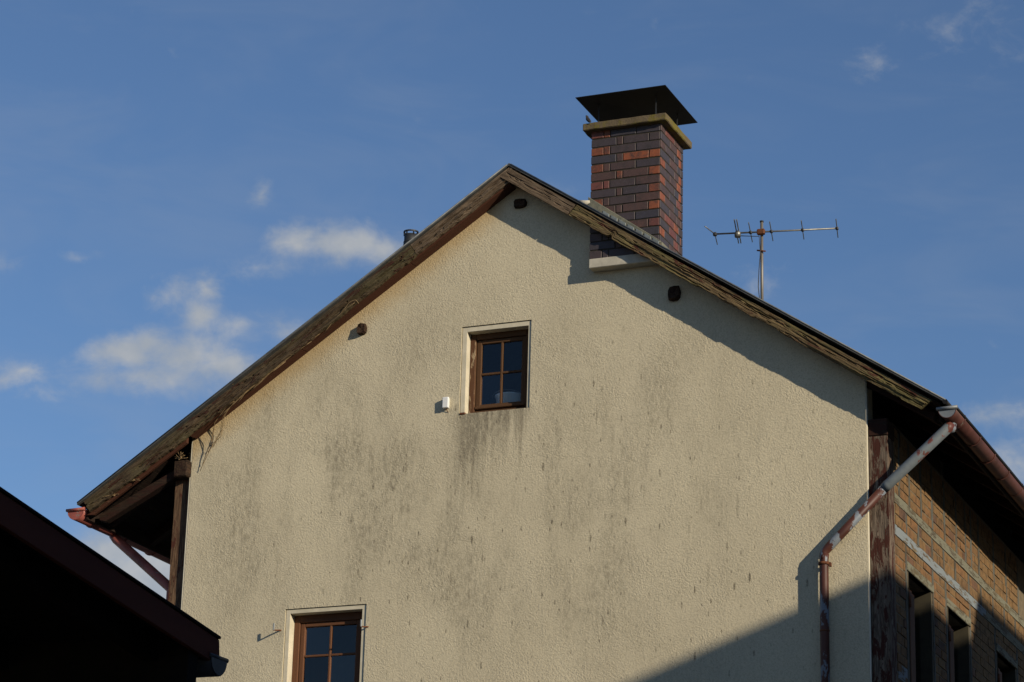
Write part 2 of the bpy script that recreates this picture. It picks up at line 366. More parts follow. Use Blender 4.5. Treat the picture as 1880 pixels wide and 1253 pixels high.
# ------------------------------------------------------------------ the house
house = thing('gable_house', 'cream roughcast gable house with weathered barge boards, brick chimney and half-timbered brick side', 'house', (0, 0, 0))
AX, AZ = -3.606, 11.934                       # ridge
RX, RZ = .817, 9.008                          # right eaves edge (roof top)
LX, LZ = -8.372, 8.755                        # left eaves edge
SR, SL = (AZ-RZ)/(RX-AX), (AZ-LZ)/(AX-LX)
aR, aL = math.atan(SR), math.atan(SL)
def rz(x): return AZ-SR*(x-AX) if x > AX else AZ-SL*(AX-x)
LEN = 12.0                                    # length of the house

# gable wall with two openings, 3 cm of render in front of the frame
U = (-4.156, -3.400, 9.395, 10.312)           # cut in the render round the small window
L_ = (-5.980, -5.085, 6.30, 7.526)
def wall_with_holes(xs, zbot, top, holes, y0, y1):
    mb = MB()
    for a, b2 in zip(xs[:-1], xs[1:]):
        mid = (a+b2)/2; hs = sorted([h for h in holes if h[0] <= mid <= h[1]], key=lambda h: h[2])
        z = zbot
        for h in hs+[None]:
            zt = h[2] if h else None
            ta, tb = (zt, zt) if h else (top(a), top(b2))
            for y in (y0, y1): mb.add([(a, y, z), (b2, y, z), (b2, y, tb), (a, y, ta)], [(0, 1, 2, 3)])
            if h: z = h[3]
    for h in holes:
        x0, x1, z0, z1 = h
        for p in (((x0, z0), (x0, z1)), ((x1, z0), (x1, z1)), ((x0, z0), (x1, z0)), ((x0, z1), (x1, z1))):
            (xa, za), (xb, zb) = p
            mb.add([(xa, y0, za), (xb, y0, zb), (xb, y1, zb), (xa, y1, za)], [(0, 1, 2, 3)])
    return mb
xs = sorted([-7.16, U[0], U[1], L_[0], L_[1], AX, 0.0])
topw = lambda x: rz(x)-.09
mb = wall_with_holes(xs, 0, topw, [U, L_], 0.0, .26)
for x in (-7.16, 0.0): mb.add([(x, 0, 0), (x, .26, 0), (x, .26, topw(x)), (x, 0, topw(x))], [(0, 1, 2, 3)])
def weld(o, d=.0005):
    bm = bmesh.new(); bm.from_mesh(o.data); bmesh.ops.remove_doubles(bm, verts=bm.verts, dist=d); bmesh.ops.recalc_face_normals(bm, faces=bm.faces); bm.to_mesh(o.data); bm.free()
wall = mb.obj('gable_wall', M['stucco'], house); weld(wall)
wall['label'] = 'cream roughcast gable wall streaked with grey stains'
# render edge beads
for x in (-7.172, .006):
    MB().tube([(x, .012, 0), (x, .012, topw(x)-.02)], .011, 8).obj('render_edge_bead', M['band'], house)

# hidden walls of the house: left side, back, floor of the loft
box('left_wall', M['neigh_wall'], house, -7.36, -7.12, .27, LEN, 0, rz(-7.3)-.12)
MB().prism([(-7.10, 0), (.0, 0), (.0, rz(0)-.12), (AX, AZ-.12), (-7.10, rz(-7.1)-.12)], LEN-.25, LEN-.02).obj('back_wall', M['neigh_wall'], house)
box('loft_floor', M['plaster_in'], house, -7.1, -.06, .30, LEN-.3, 8.98, 9.1)
box('loft_partition', M['plaster_in'], house, -7.1, -.06, 3.2, 3.3, 9.1, 10.1)
box('room_floor', M['plaster_in'], house, -7.1, -.06, .30, LEN-.3, 5.6, 5.75)
box('room_partition', M['plaster_in'], house, -7.1, -.06, 3.2, 3.3, 5.75, 8.97)

# corner posts
def post(x0, x1, y0, y1, z0, z1, nm='corner_post', mat='post'):
    mb = MB(); n = 40; vs = []; fs = []
    for i in range(n+1):
        z = z0+(z1-z0)*i/n
        j = lambda a: .006*noise.noise(Vector((a*3.1+x0*7, 0, z*4)))
        vs += [(x0, y0+j(1), z), (x1+j(2), y0+j(3), z), (x1+j(4), y1, z), (x0, y1, z)]
    for i in range(n):
        for k in range(4): fs.append((i*4+k, i*4+(k+1) % 4, i*4+4+(k+1) % 4, i*4+4+k))
    fs += [(0, 1, 2, 3), tuple(n*4+k for k in range(4))]
    mb.add(vs, fs); return mb.obj(nm, M[mat], house)
p = post(.018, .196, .03, .24, 0, 8.80); p['label'] = 'right corner post of grey wood with flaking brown paint'
p = post(-7.365, -7.185, .05, .26, 0, 9.0, mat='post_bare'); p['label'] = 'left corner post of bare weathered wood'
# wall plate ends on the posts
b = box('wall_plate_end', M['beam_end'], house, -7.325, -7.165, -.085, .4, 8.985, 9.16, .012)
b = box('wall_plate_end', M['dark_wood'], house, .014, .202, .022, .5, 8.805, 8.97, .008)

# ---------------- roof
def slope_slab(p0, p1, ya0, ya1, t):
    # thin sheet from ridge p0 to eaves p1; its front edge overhangs the board by a varying amount
    mb = MB(); (xa, za), (xb, zb) = p0, p1
    mb.add([(xa, ya0, za), (xb, ya1, zb), (xb, LEN+.3, zb), (xa, LEN+.3, za), (xa, ya0, za-t), (xb, ya1, zb-t), (xb, LEN+.3, zb-t), (xa, LEN+.3, za-t)],
           [(0, 1, 2, 3), (4, 5, 6, 7), (0, 1, 5, 4), (1, 2, 6, 5), (2, 3, 7, 6), (3, 0, 4, 7)]); return mb
roof_l = slope_slab((AX-.001, AZ), (LX, LZ), -.207, -.210, .018)
roof_r = slope_slab((AX+.001, AZ), (RX, RZ), -.207, -.228, .02)
roof = roof_l.obj('roof', M['sheet'], house); roof['label'] = 'left slope of the roof, thin grey sheets'
ro2 = roof_r.obj('roof_slope', M['sheet'], house); ro2['label'] = 'right slope of the roof, thin grey sheets'
ca = lambda a: Vector((math.cos(a), 0, math.sin(a)))
# rolled metal rim along both verges and the eaves tip
mb = MB().tube([(AX+.02, -.207, AZ-.008), (RX, -.226, RZ+.004)], .008, 8); mb.obj('verge_rim', M['sheet_rim'], house)
mb = MB().tube([(LX, -.209, LZ+.004), (AX-.02, -.207, AZ-.008)], .008, 8); mb.obj('verge_rim', M['sheet_rim'], house)
MB().tube([(RX-.005, -.232, RZ-.012), (RX-.005, LEN, RZ-.012)], .024, 10).obj('eaves_roll', M['black'], house)
MB().tube([(AX, -.205, AZ-.008), (AX, LEN, AZ-.008)], .016, 10).obj('ridge_roll', M['sheet_rim'], house)

for k in range(6):
    x = AX+.35+k*.72
    MB().prism([(x, rz(x)+.007), (x+.10, rz(x+.10)+.012), (x+.10, rz(x+.10)-.004), (x, rz(x)-.004)], -.212-.003*k, -.05).obj('sheet_lap', M['sheet_rim'], ro2, .002)
    x = AX-.45-k*.74
    MB().prism([(x, rz(x)+.012), (x+.10, rz(x+.10)+.006), (x+.10, rz(x+.10)-.004), (x, rz(x)-.004)], -.212, -.05).obj('sheet_lap', M['sheet_rim'], roof, .002)
ms = MB()
for k in range(26):
    x = random.choice((random.uniform(AX, RX), random.uniform(LX, AX))); r0 = random.uniform(.008, .022); y = random.uniform(-.2, -.05)
    ms.tube([(x-r0, y, rz(x)-.002), (x-r0*.3, y, rz(x)+r0*.8), (x+r0*.6, y+r0*.3, rz(x)+r0*.7), (x+r0*1.2, y, rz(x)-.002)], [r0*.3, r0*.7, r0*.6, r0*.3], 6)
mo = ms.obj('moss', M['straw'], roof); mo['kind'] = 'stuff'
def plank(name, mat, p0, ang, L, h, t, seed, rot=0.0, jag=.004, bow=0.0, notch=None, cut0=0.0, cut1=0.0):
    """barge board: local x along the slope, z down from the top edge, y into the wall; split, eaten and jagged"""
    nx = max(30, int(L/.018)); nz = 16; vs = []; fs = []
    def low(x):
        d = jag*fb((x, 0, 0), 3.0, seed)+jag*.7*fb((x, 0, 0), 14, seed+3)
        if notch:
            for (a, b_, dep) in notch:
                if a < x < b_: d += dep*min(1, (x-a)/.02, (b_-x)/.02)
        return -h+d
    cr = [(random.uniform(.2, .85), random.uniform(.5, 1.6), random.random()*50) for k in range(4)]
    for i in range(nx+1):
        u = i/nx
        for k in range(nz+1):
            q = k/nz; x = u*L; lz = low(x); z = lz*q
            xx = x+(cut0*(q) if u < .5 else 0)*(1-u)+(cut1*q)*u
            y = .003*fb((x, 0, z), 6, seed)
            for (zc, f, s2) in cr:
                zz = zc+.18*fb((x, s2, 0), f, s2, 3)
                wd = .035*max(0, .25+1.4*fb((x, s2, 3), 1.3, s2+9, 2)+rot*.6)
                if wd > 0 and abs(q-zz) < wd: y += (.012+.03*rot)*(1-(abs(q-zz)/wd)**2)
            if rot:
                e = fb((x*.35, 0, z*9), 3.2, seed+5, 5)
                if e > .05: y += rot*.05*min(1, (e-.05)*5)*(0.25+.75*q)
                y += rot*.010*fb((x*.6, 0, z*18), 6, seed+8, 4)
            vs.append((xx, min(y, t*.85), z+bow*4*u*(1-u)*-1))
    W = nz+1
    for i in range(nx):
        for k in range(nz): fs.append((i*W+k, (i+1)*W+k, (i+1)*W+k+1, i*W+k+1))
    nb = len(vs)
    for i in range(nx+1):
        vs.append((vs[i*W][0], t, vs[i*W][2])); vs.append((vs[i*W+nz][0], t, vs[i*W+nz][2]))
    for i in range(nx):
        a, c = nb+2*i, nb+2*i+2
        fs += [(i*W, a, c, (i+1)*W), (i*W+nz, (i+1)*W+nz, c+1, a+1), (a, a+1, c+1, c)]
    fs.append(tuple([k for k in range(nz+1)]+[nb+1, nb])); fs.append(tuple([nx*W+k for k in range(nz+1)][::-1]+[nb+2*nx, nb+2*nx+1]))
    me = bpy.data.meshes.new(name); me.from_pydata(vs, [], fs)
    bm = bmesh.new(); bm.from_mesh(me); bmesh.ops.recalc_face_normals(bm, faces=bm.faces); bm.to_mesh(me); bm.free()
    mtx = Matrix.Translation(p0) @ Matrix.Rotation(ang, 4, 'Y')
    return link(name, me, house, M[mat], mtx)
BY = -.20
def on_r(x, d=.055): return Vector((x, BY, rz(x)-d))
xa, xj, xe = -3.585, -2.872, .690
a = plank('barge_board', 'barge_pale', on_r(xa, .042), aR+.006, (xj-xa)/math.cos(aR), .124, .035, 11, .0, .003, cut0=-.078, cut1=-.02)
a['label'] = 'short pale grey barge board right of the ridge'
a = plank('barge_board', 'barge_rot', on_r(xj+.012, .044), aR+.005, (xe-xj-.012)/math.cos(aR),   .122, .045, 23, .30, .009, bow=.006,
          notch=[(.50, .56, .03), (1.62, 1.9, .012), (2.3, 2.6, .014)], cut0=-.02, cut1=-.05)
a['label'] = 'long rotten barge board on the right verge, split and mossy'
xlj, xle = -4.672, -8.300
def on_l(x, d=.055): return Vector((x, BY, rz(x)-d))
a = plank('barge_board', 'barge_pale', on_l(xlj, .036), -aL, (AX+.004-xlj)/math.cos(aL), .126, .045, 31, .42, .009, cut1=.075)
a['label'] = 'split barge board left of the ridge'
a = plank('barge_board', 'barge_moss', on_l(xle, .034), -aL, (xlj-.006-xle)/math.cos(aL), .136, .04, 47, .34, .012, bow=.016)
a['label'] = 'long mossy barge board on the left verge'
# second, inner board below the left verge and soffit boards between verge and wall
def slope_box(name, mat, x0, x1, y0, y1, d0, d1, bevel=.003):
    """box that lies on the slope between x0 and x1, d0..d1 below the roof top (vertical)"""
    return MB().prism([(x0, rz(x0)-d0), (x1, rz(x1)-d0), (x1, rz(x1)-d1), (x0, rz(x0)-d1)], y0, y1).obj(name, M[mat], house, bevel)
def soffit(x0, x1, ya, yb, d, mat):
    s = (rz(x1)-rz(x0)); L = math.hypot(x1-x0, s); ang = -math.atan2(s, x1-x0)
    me = MB().box(0, L, 0, yb-ya, -.02, 0).mesh('soffit_board', .002)
    return link('soffit_board', me, house, M[mat], Matrix.Translation((x0, ya, rz(x0)-d)) @ Matrix.Rotation(ang, 4, 'Y'))
for (x0, x1) in ((-7.13, -5.9), (-5.895, -4.70), (-4.695, AX-.01)):
    soffit(x0, x1, -.152, -.068, .178, 'soffit'); soffit(x0, x1, -.064, .004, .172, 'soffit')
for (x0, x1) in ((AX+.03, -2.8), (-2.795, -1.3), (-1.295, .02)):
    soffit(x0, x1, -.15, -.07, .15, 'dark_wood'); soffit(x0, x1, -.066, .004, .146, 'dark_wood')
# eaves: rafters and boards
for k in range(14):
    y = .30+k*.85
    slope_box('rafter', 'dark_wood', RX-.80, RX-.06, y, y+.1, .075, .19)
    slope_box('rafter', 'dark_wood', LX+.06, -7.05, y, y+.1, .075, .19)
for side, xs0, n in ((1, RX-.07, 6), (-1, LX+.07, 10)):
    for k in range(n):
        x0 = xs0-side*k*.122; x1 = x0-side*.117
        xa_, xb_ = min(x0, x1), max(x0, x1)
        slope_box('eaves_board', 'dark_wood_y', xa_, xb_, -.15, LEN, .042, .066, .002)
fr = MB().prism([(-8.20, 8.665), (-7.30, 9.10), (-7.30, 9.01), (-8.13, 8.585), (-8.20, 8.60)], -.03, .07).obj('verge_rafter', M['dark_wood'], house, .006)
fr['label'] = 'brown rafter under the left verge'
fr = MB().prism([(-8.30, rz(-8.30)-.17), (-7.15, rz(-7.15)-.15), (-7.15, rz(-7.15)-.25), (-8.20, rz(-8.2)-.24)], -.15, -.11).obj('verge_soffit', M['soffit'], house, .004)
fr = MB().prism([(-.02, rz(-.02)-.15), (.66, rz(.66)-.14), (.64, rz(.64)-.22), (-.02, rz(-.02)-.25)], .02, .10).obj('verge_rafter', M['dark_wood'], house, .004)
# purlin ends poking through the gable wall, rotted stubs
def stub(x, z, wx, hz, out, seed, mat='beam_end'):
    mb = MB(); n = 10; vs = []; fs = []
    ring = [(-.5, -.5), (-.15, -.58), (.25, -.52), (.5, -.35), (.55, .1), (.42, .5), (0, .55), (-.42, .5), (-.55, .2), (-.52, -.2)]
    for j, y in enumerate((.1, 0, -out*.5, -out)):
        for k, (a, c) in enumerate(ring):
            e = .16*noise.noise(Vector((k*1.3+seed, j*.9, seed)))
            yy = y+(out*.5*noise.noise(Vector((k*2.1, seed*3.3, 1))) if j == 3 else 0)
            sc_ = 1-.12*(j == 3)
            vs.append((x+a*wx*(sc_+e), yy, z+c*hz*(sc_+e)))
    vs.append((x, -out*.8, z))
    for j in range(3):
        for k in range(n): fs.append((j*n+k, j*n+(k+1) % n, (j+1)*n+(k+1) % n, (j+1)*n+k))
    for k in range(n): fs.append((3*n+k, 3*n+(k+1) % n, 4*n))
    mb.add(vs, fs); return mb.obj('purlin_end', M[mat], house)
stub(-5.262, 10.40, .085, .105, .06, 3)
stub(-3.545, 11.565, .125, .085, .05, 8)
stub(-1.89, 10.415, .11, .135, .06, 5)

# ---------------- windows of the gable
def gable_window(op, cut, cols, rows, jamb, sash, mat, matj, label, y=.11, top=.06):
    x0, x1, z0, z1 = op; cx0, cx1, cz0, cz1 = cut
    win = MB()
    win.box(x0, x0+jamb, y, y+.06, z0, z1); win.box(x1-jamb, x1, y, y+.06, z0, z1)
    win.box(x0+jamb, x1-jamb, y+.001, y+.06, z1-top, z1); win.box(x0+jamb, x1-jamb, y-.03, y+.06, z0, z0+.035)
    wn = win.obj('window', M[mat], house, .004); wn['label'] = label
    # plaster band and reveals
    su = MB(); g_ = .006; yf = .012
    su.box(cx0+g_, x0, yf, y+.05, z0, cz1-g_); su.box(x1, cx1-g_, yf, y+.05, z0, cz1-g_); su.box(x0, x1, yf, y+.05, z1, cz1-g_)
    so_ = su.obj('plaster_surround', M['band'], wn, .0015)
    if matj != mat:
        box('worn_jamb', M[matj], wn, x0+.002, x0+jamb-.004, y-.012, y+.02, z0-.02, z1-.05, .003)
    sx0, sx1, sz0, sz1 = x0+jamb+.004, x1-jamb-.004, z0+.06, z1-top-.004
    ys = y+.018
    s_ = MB(); s_.box(sx0, sx0+sash, ys, ys+.05, sz0, sz1); s_.box(sx1-sash, sx1, ys, ys+.05, sz0, sz1)
    s_.box(sx0+sash, sx1-sash, ys+.001, ys+.05, sz1-sash*.8, sz1); s_.box(sx0+sash, sx1-sash, ys+.001, ys+.05, sz0, sz0+sash*1.1)
    s_.obj('sash', M[mat], wn, .005)
    MB().prism([(0, 0), (.05, 0), (.05, .012), (.012, .035), (0, .03)], 0, 1)  # (profile kept simple below)
    box('weather_bar', M[mat], wn, sx0-.002, sx1+.002, ys-.022, ys-.002, sz0+.004, sz0+.034, .006)
    gx0, gx1, gz0, gz1 = sx0+sash, sx1-sash, sz0+sash*1.1, sz1-sash*.8
    bw = .022
    for c in range(1, cols):
        xm = gx0+(gx1-gx0)*c/cols; box('glazing_bar', M[mat], wn, xm-bw/2, xm+bw/2, ys+.004, ys+.04, gz0-.002, gz1+.002, .004)
    for r_ in range(1, rows):
        zm = gz0+(gz1-gz0)*r_/rows
        for c in range(cols):
            xa2 = gx0+(gx1-gx0)*c/cols+(bw/2 if c else -.002); xb2 = gx0+(gx1-gx0)*(c+1)/cols-(bw/2 if c < cols-1 else -.002)
            box('glazing_bar', M[mat], wn, xa2, xb2, ys+.006, ys+.038, zm-bw/2, zm+bw/2, .004)
    for c in range(cols):
        for r_ in range(rows):
            xa2 = gx0+(gx1-gx0)*c/cols+bw*.3; xb2 = gx0+(gx1-gx0)*(c+1)/cols-bw*.3
            za2 = gz0+(gz1-gz0)*r_/rows+bw*.3; zb2 = gz0+(gz1-gz0)*(r_+1)/rows-bw*.3
            tl = random.uniform(-.0015, .0015); tk = random.uniform(-.0015, .0015)
            pm = MB(); pm.add([(xa2, ys+.022, za2), (xb2, ys+.022+tl, za2), (xb2, ys+.022+tl+tk, zb2), (xa2, ys+.022+tk, zb2)], [(0, 1, 2, 3)])
            pm.obj('pane', M['glass'], wn)
    return wn
U_OP = (-4.101, -3.435, 9.40, 10.258); L_OP = (-5.930, -5.134, 6.36, 7.479)
w1 = gable_window(U_OP, U, 2, 2, .060, .050, 'win_brown', 'win_flake', 'small brown four-pane window high in the gable')
w2 = gable_window(L_OP, L_, 2, 3, .062, .048, 'win_red', 'win_red', 'red brown window low on the left with six panes', top=.075)
box('inner_sill', M['plaster_in'], w1, U_OP[0], U_OP[1], .262, .62, 9.36, 9.40, .004)
box('sill_rubble', M['rust'], w1, -4.15, -4.09, -.008, .05, 9.385, 9.41, .006)

# ---------------- half-timbered side wall (faces right)
SX = .2
side = MB()
W1, W2, W3 = (.70, 1.60), (2.26, 3.16), (4.44, 5.36)
HEAD = 7.66
zs_top = 8.98
ys_list = [(.24, W1[0]), (W1[1], W2[0]), (W2[1], W3[0]), (W3[1], LEN)]
for (a_, b_) in ys_list: side.box(-.05, SX-.006, a_, b_, 0, HEAD)
side.box(-.05, SX-.006, .24, LEN, HEAD, zs_top)
for ww in (W1, W2, W3): side.box(-.05, SX-.006, ww[0]+.0005, ww[1]-.0005, 0, 6.2)
sw = side.obj('side_wall', M['mortar_tan'], house); sw['label'] = 'half-timbered brick side wall under the right eaves'
def beam_y(y0, y1, z0, z1, mat, nm='rail'):
    mb = MB(); n = max(4, int((y1-y0)/.12)); vs = []; fs = []
    for i in range(n+1):
        y = y0+(y1-y0)*i/n; j = lambda a: .005*noise.noise(Vector((a*5.1+z0, y*2.5, 2)))
        vs += [(SX-.08, y, z0), (SX+.004+j(1), y, z0+j(2)), (SX+.004+j(3), y, z1+j(4)), (SX-.08, y, z1)]
    for i in range(n):
        for k in range(4): fs.append((i*4+k, i*4+(k+1) % 4, i*4+4+(k+1) % 4, i*4+4+k))
    fs += [(0, 1, 2, 3), tuple(n*4+k for k in range(4))]
    mb.add(vs, fs); return mb.obj(nm, M[mat], sw)
beam_y(.24, LEN, 8.215, 8.305, 'side_paint')
beam_y(.24, 3.95, 7.905, 8.0, 'side_blue'); beam_y(3.955, LEN, 7.905, 8.0, 'side_paint')
studs = []
def stud(y, z0, z1, wd=.05, nm='stud'):
    studs.append((y-wd/2, y+wd/2, z0, z1))
    mb = MB().box(SX-.08, SX+.003, y-wd/2, y+wd/2, z0, z1); return mb.obj(nm, M['side_stud'], sw, .004)
for y in (.62, 1.66, 2.19, 3.22, 4.36, 5.44, 6.5, 7.6, 8.7): stud(y, 6.2 if y < 5.5 else 5, 7.90)
for y in (.66, 1.12, 1.66, 2.13, 2.62, 3.2, 3.75, 4.3, 4.85, 5.4, 5.95, 6.6): stud(y, 8.005, 8.21, .062)
for y in (.42, .80, 1.25, 1.7, 2.2, 2.7, 3.1, 3.35, 3.7, 4.4, 5.0, 5.6): stud(y, 8.31, 8.93, .065)
blk = box('timber_block', M['side_blue'], sw, SX-.07, SX+.004, .26, .585, 6.55, 6.70, .004)
# bricks of the side wall
brick_cache = {}
def brick_mesh(lx, ly, lz, mat, k):
    key = (round(lx, 3), round(ly, 3), round(lz, 3), mat.name, k)
    if key in brick_cache: return brick_cache[key]
    rnd = random.Random(hash((key[0], key[1], key[2], k)) & 0xffff)
    mb = MB().box(-lx/2, lx/2, -ly/2, ly/2, -lz/2, lz/2)
    mb.v = [(x+rnd.uniform(-.002, .002), y+rnd.uniform(-.002, .002), z+rnd.uniform(-.0025, .0025)) for x, y, z in mb.v]
    me = mb.mesh('brick', .0035); me.materials.append(mat); brick_cache[key] = me; return me
def brick(cx, cy, cz, lx, ly, lz, mat, parent):
    me = brick_mesh(lx, ly, lz, mat, random.randrange(4))
    o = bpy.data.objects.new('brick', me); sc.collection.objects.link(o)
    o.parent = parent; o.location = (cx, cy, cz); return o
CH, BH, BL, JT = .0905, .078, .262, .012
wins = [(W1[0]-.06, W1[1]+.06), (W2[0]-.06, W2[1]+.06), (W3[0]-.06, W3[1]+.06)]
cand = []
def fill_bricks(y0, y1, z0, z1):
    nrow = max(1, round((z1-z0)/CH)); ch = (z1-z0)/nrow
    for r_ in range(nrow):
        zc = z0+ch*(r_+.5); y = y0
        first = (BL*.5 if (r_+int(z0*7)) % 2 else BL)*random.uniform(.9, 1.05)
        ln_ = first
        while y < y1-.02:
            e = min(y+ln_, y1-.006)
            if y1-e < .05: e = y1-.006
            if e-y > .02: cand.append((y+.006, e-.004, zc, ch-.013))
            y = e+.006; ln_ = BL*random.uniform(.94, 1.05)
edges = [(.245, .595), (.645, 1.635), (1.685, 2.165), (2.215, 3.195), (3.245, 4.335), (4.385, 5.415), (5.465, 6.475)]
for (a_, b_) in edges:
    isw = any(a_ < (q[0]+q[1])/2 < b_ for q in (W1, W2, W3))
    if isw: fill_bricks(a_, b_, HEAD+.085, 7.9)
    else: fill_bricks(a_, b_, 6.25, 7.9)
sy = [.24]+[y for y in (.66, 1.12, 1.66, 2.13, 2.62, 3.2, 3.75, 4.3, 4.85, 5.4, 5.95, 6.6)]
for a_, b_ in zip(sy[:-1], sy[1:]): fill_bricks(a_+.025, b_-.025, 8.0, 8.215)
sy = [.24]+[.42, .80, 1.25, 1.7, 2.2, 2.7, 3.1, 3.35, 3.7, 4.4, 5.0, 5.6]
for a_, b_ in zip(sy[:-1], sy[1:]): fill_bricks(a_+.027, b_-.027, 8.305, 8.95)
cand.sort(key=lambda c: (c[0], -c[2]))
rest = []
NB = 190
vis = [c for c in cand if c[2] < 8.62 and c[2] > 6.35]
big = set(id(c) for c in vis[:NB])
for c in cand:
    (ya, yb, zc, hh) = c
    pr_ = random.random()
    mat = S_BRICK[0] if pr_ < .5 else S_BRICK[1] if pr_ < .82 else S_BRICK[2]
    out = random.uniform(-.004, .006)
    if id(c) in big: brick(SX-.028+out, (ya+yb)/2, zc, .056, round(yb-ya, 2), round(hh, 3), mat, sw)
    else: rest.append((ya, yb, zc, hh, out))
mb = MB()
for (ya, yb, zc, hh, out) in rest: mb.box(SX-.05, SX+out, ya, yb, zc-hh/2, zc+hh/2)
ro = mb.obj('brickwork', S_BRICK[0], sw); ro['kind'] = 'stuff'
# side windows
for i, ww in enumerate((W1, W2, W3)):
    y0, y1 = ww
    wn = MB().box(SX-.06, SX+.012, y0-.055, y1+.055, HEAD, HEAD+.085).obj('side_window', M['side_paint'], house, .005)
    wn['label'] = ['tall narrow side window nearest the corner post', 'middle window of the brick side wall', 'farthest window of the brick side wall'][i]
    box('reveal', M['reveal'], wn, SX-.19, SX-.002, y1-.028, y1-.002, 6.2, HEAD-.002, .002)
    box('reveal', M['reveal'], wn, SX-.19, SX-.002, y0+.002, y0+.02, 6.2, HEAD-.002, .002)
    fm = MB().box(SX-.06, SX+.004, y0+.022, y0+.10, 6.2, HEAD-.17); fm.box(SX-.06, SX-.004, y0+.112, y0+.23, 6.2, HEAD-.18)
    fm.obj('casement', M['win_red'], wn, .004)
    MB().tube([(SX+.006, y0+.02, HEAD-.34), (SX+.006, y0+.02, HEAD-.24)], .014, 8).obj('hinge', M['rust'], wn)
    pm = MB(); pm.add([(SX-.12, y0+.225, 6.2), (SX-.12, y1-.03, 6.2), (SX-.12, y1-.03, HEAD-.2), (SX-.12, y0+.225, HEAD-.2)], [(0, 1, 2, 3)]); pm.obj('pane', M['glass'], wn)

# ---------------- gutters and downpipes
def gutter(name, parent, x, z, r, y0, y1, mat, capmat, cap=True, ybr=.62, axis='y', hook=True, rimr=.012, rimmat=None):
    """half-round gutter along y (or along x) with a rolled outer rim, end cap and brackets"""
    n = 14; vs = []; fs = []
    T = (lambda a, l, c: (x+a, l, z+c)) if axis == 'y' else (lambda a, l, c: (l, x+a, z+c))
    m_ = 1 if axis == 'y' else 1
    ls = [y0+(y1-y0)*i/12 for i in range(13)]
    for l in ls:
        sag = .006*math.sin(l*1.3)
        for k in range(n+1):
            th = math.pi+math.pi*k/n
            vs.append(T(r*math.cos(th), l, r*math.sin(th)+sag))
        for k in range(n, -1, -1):
            th = math.pi+math.pi*k/n
            vs.append(T((r-.006)*math.cos(th), l, (r-.006)*math.sin(th)+sag))
    W = 2*n+2
    for i in range(12):
        for k in range(W): fs.append((i*W+k, i*W+(k+1) % W, (i+1)*W+(k+1) % W, (i+1)*W+k))
    for i in (0, 12): fs += [tuple(i*W+q for q in (k, k+1, W-2-k, W-1-k)) for k in range(n)]
    mb = MB(); mb.add(vs, fs, True)
    g_ = mb.obj(name, M[mat], parent)
    for sgn in (-1, 1):
        MB().tube([T(sgn*r, ls[i], .004+.006*math.sin(ls[i]*1.3)) for i in range(13)], rimr, 8).obj('rim', M[rimmat or mat], g_)
    if cap:
        ye = y0 if axis == 'y' else y1
        pts = [T(r*.97*math.cos(math.pi+math.pi*k/n), ye+.002, r*.97*math.sin(math.pi+math.pi*k/n)) for k in range(n+1)]
        pt2 = [T(r*.97*math.cos(math.pi+math.pi*k/n), ye+.008, r*.97*math.sin(math.pi+math.pi*k/n)) for k in range(n+1)]
        cm = MB(); q = n+1
        cm.add(pts+pt2, [tuple(range(q)), tuple(range(q, 2*q))]+[(i, (i+1) % q, q+(i+1) % q, q+i) for i in range(q)])
        cm.obj('end_cap', M[capmat], g_)
        MB().tube([T(-r-.012, ye-.004, .006), T(r+.012, ye-.004, .012)], .017, 8).obj('end_rim', M[capmat], g_)
    if hook:
        y = y0+.34
        while y < y1:
            MB().tube([T(r*1.05*math.cos(math.pi+math.pi*k/n), y, r*1.05*math.sin(math.pi+math.pi*k/n)+.003) for k in range(n+1)]+[T(r*1.02, y, .03)], .006, 5).obj('gutter_bracket', M[mat], g_)
            y += ybr
    return g_
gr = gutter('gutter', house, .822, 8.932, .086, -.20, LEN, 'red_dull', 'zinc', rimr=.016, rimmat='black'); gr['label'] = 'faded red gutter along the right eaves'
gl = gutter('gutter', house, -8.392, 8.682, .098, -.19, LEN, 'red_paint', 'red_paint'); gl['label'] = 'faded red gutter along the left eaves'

for (xf, zt) in ((RX-.075, rz(RX-.075)-.07), (LX+.085, rz(LX+.085)-.07)):
    box('fascia_board', M['dark_wood_y'], house, xf-.012, xf+.012, -.13, LEN, zt-.15, zt, .003)
def px_at(x, y, Y):
    d = px_dir(x, y); return CAM+d*((Y-CAM.y)/d.y)
dp = MB().tube([(-.392, -.085, 0.3), (-.392, -.085, 7.62), (-.385, -.085, 7.68)], .042, 14).obj('downpipe', M['brown_flake'], house)
dp['label'] = 'downpipe with brown paint flaking off blue grey zinc on the gable'
MB().tube([(-.392, -.085, 7.60), (-.392, -.085, 7.675), (-.383, -.085, 7.705), (-.35, -.085, 7.735), (.205, -.085, 8.275)], .042, 14).obj('offset_pipe', M['brown_flake'], dp)
MB().tube([(.185, -.085, 8.255), (.22, -.085, 8.288), (.80, -.06, 8.80), (.81, -.05, 8.83)], [.047, .049, .050, .046], 16).obj('offset_pipe', M['zinc_flake'], dp)
MB().tube([(.815, .0, 8.84), (.815, -.01, 8.80), (.79, -.05, 8.785)], .045, 12).obj('outlet', M['brown_flake'], dp)
MB().tube([(-.392, -.085, 7.575), (-.392, -.085, 7.60)], .053, 14).obj('pipe_collar', M['rust'], dp)
MB().box(-.346, -.322, -.10, -.07, 7.555, 7.595).box(-.40, -.38, -.06, .02, 7.575, 7.595).obj('clamp', M['rust'], dp, .003)
MB().tube([(-.392, -.085, 6.95), (-.392, -.085, 6.965)], .046, 14).obj('pipe_collar', M['rust'], dp)
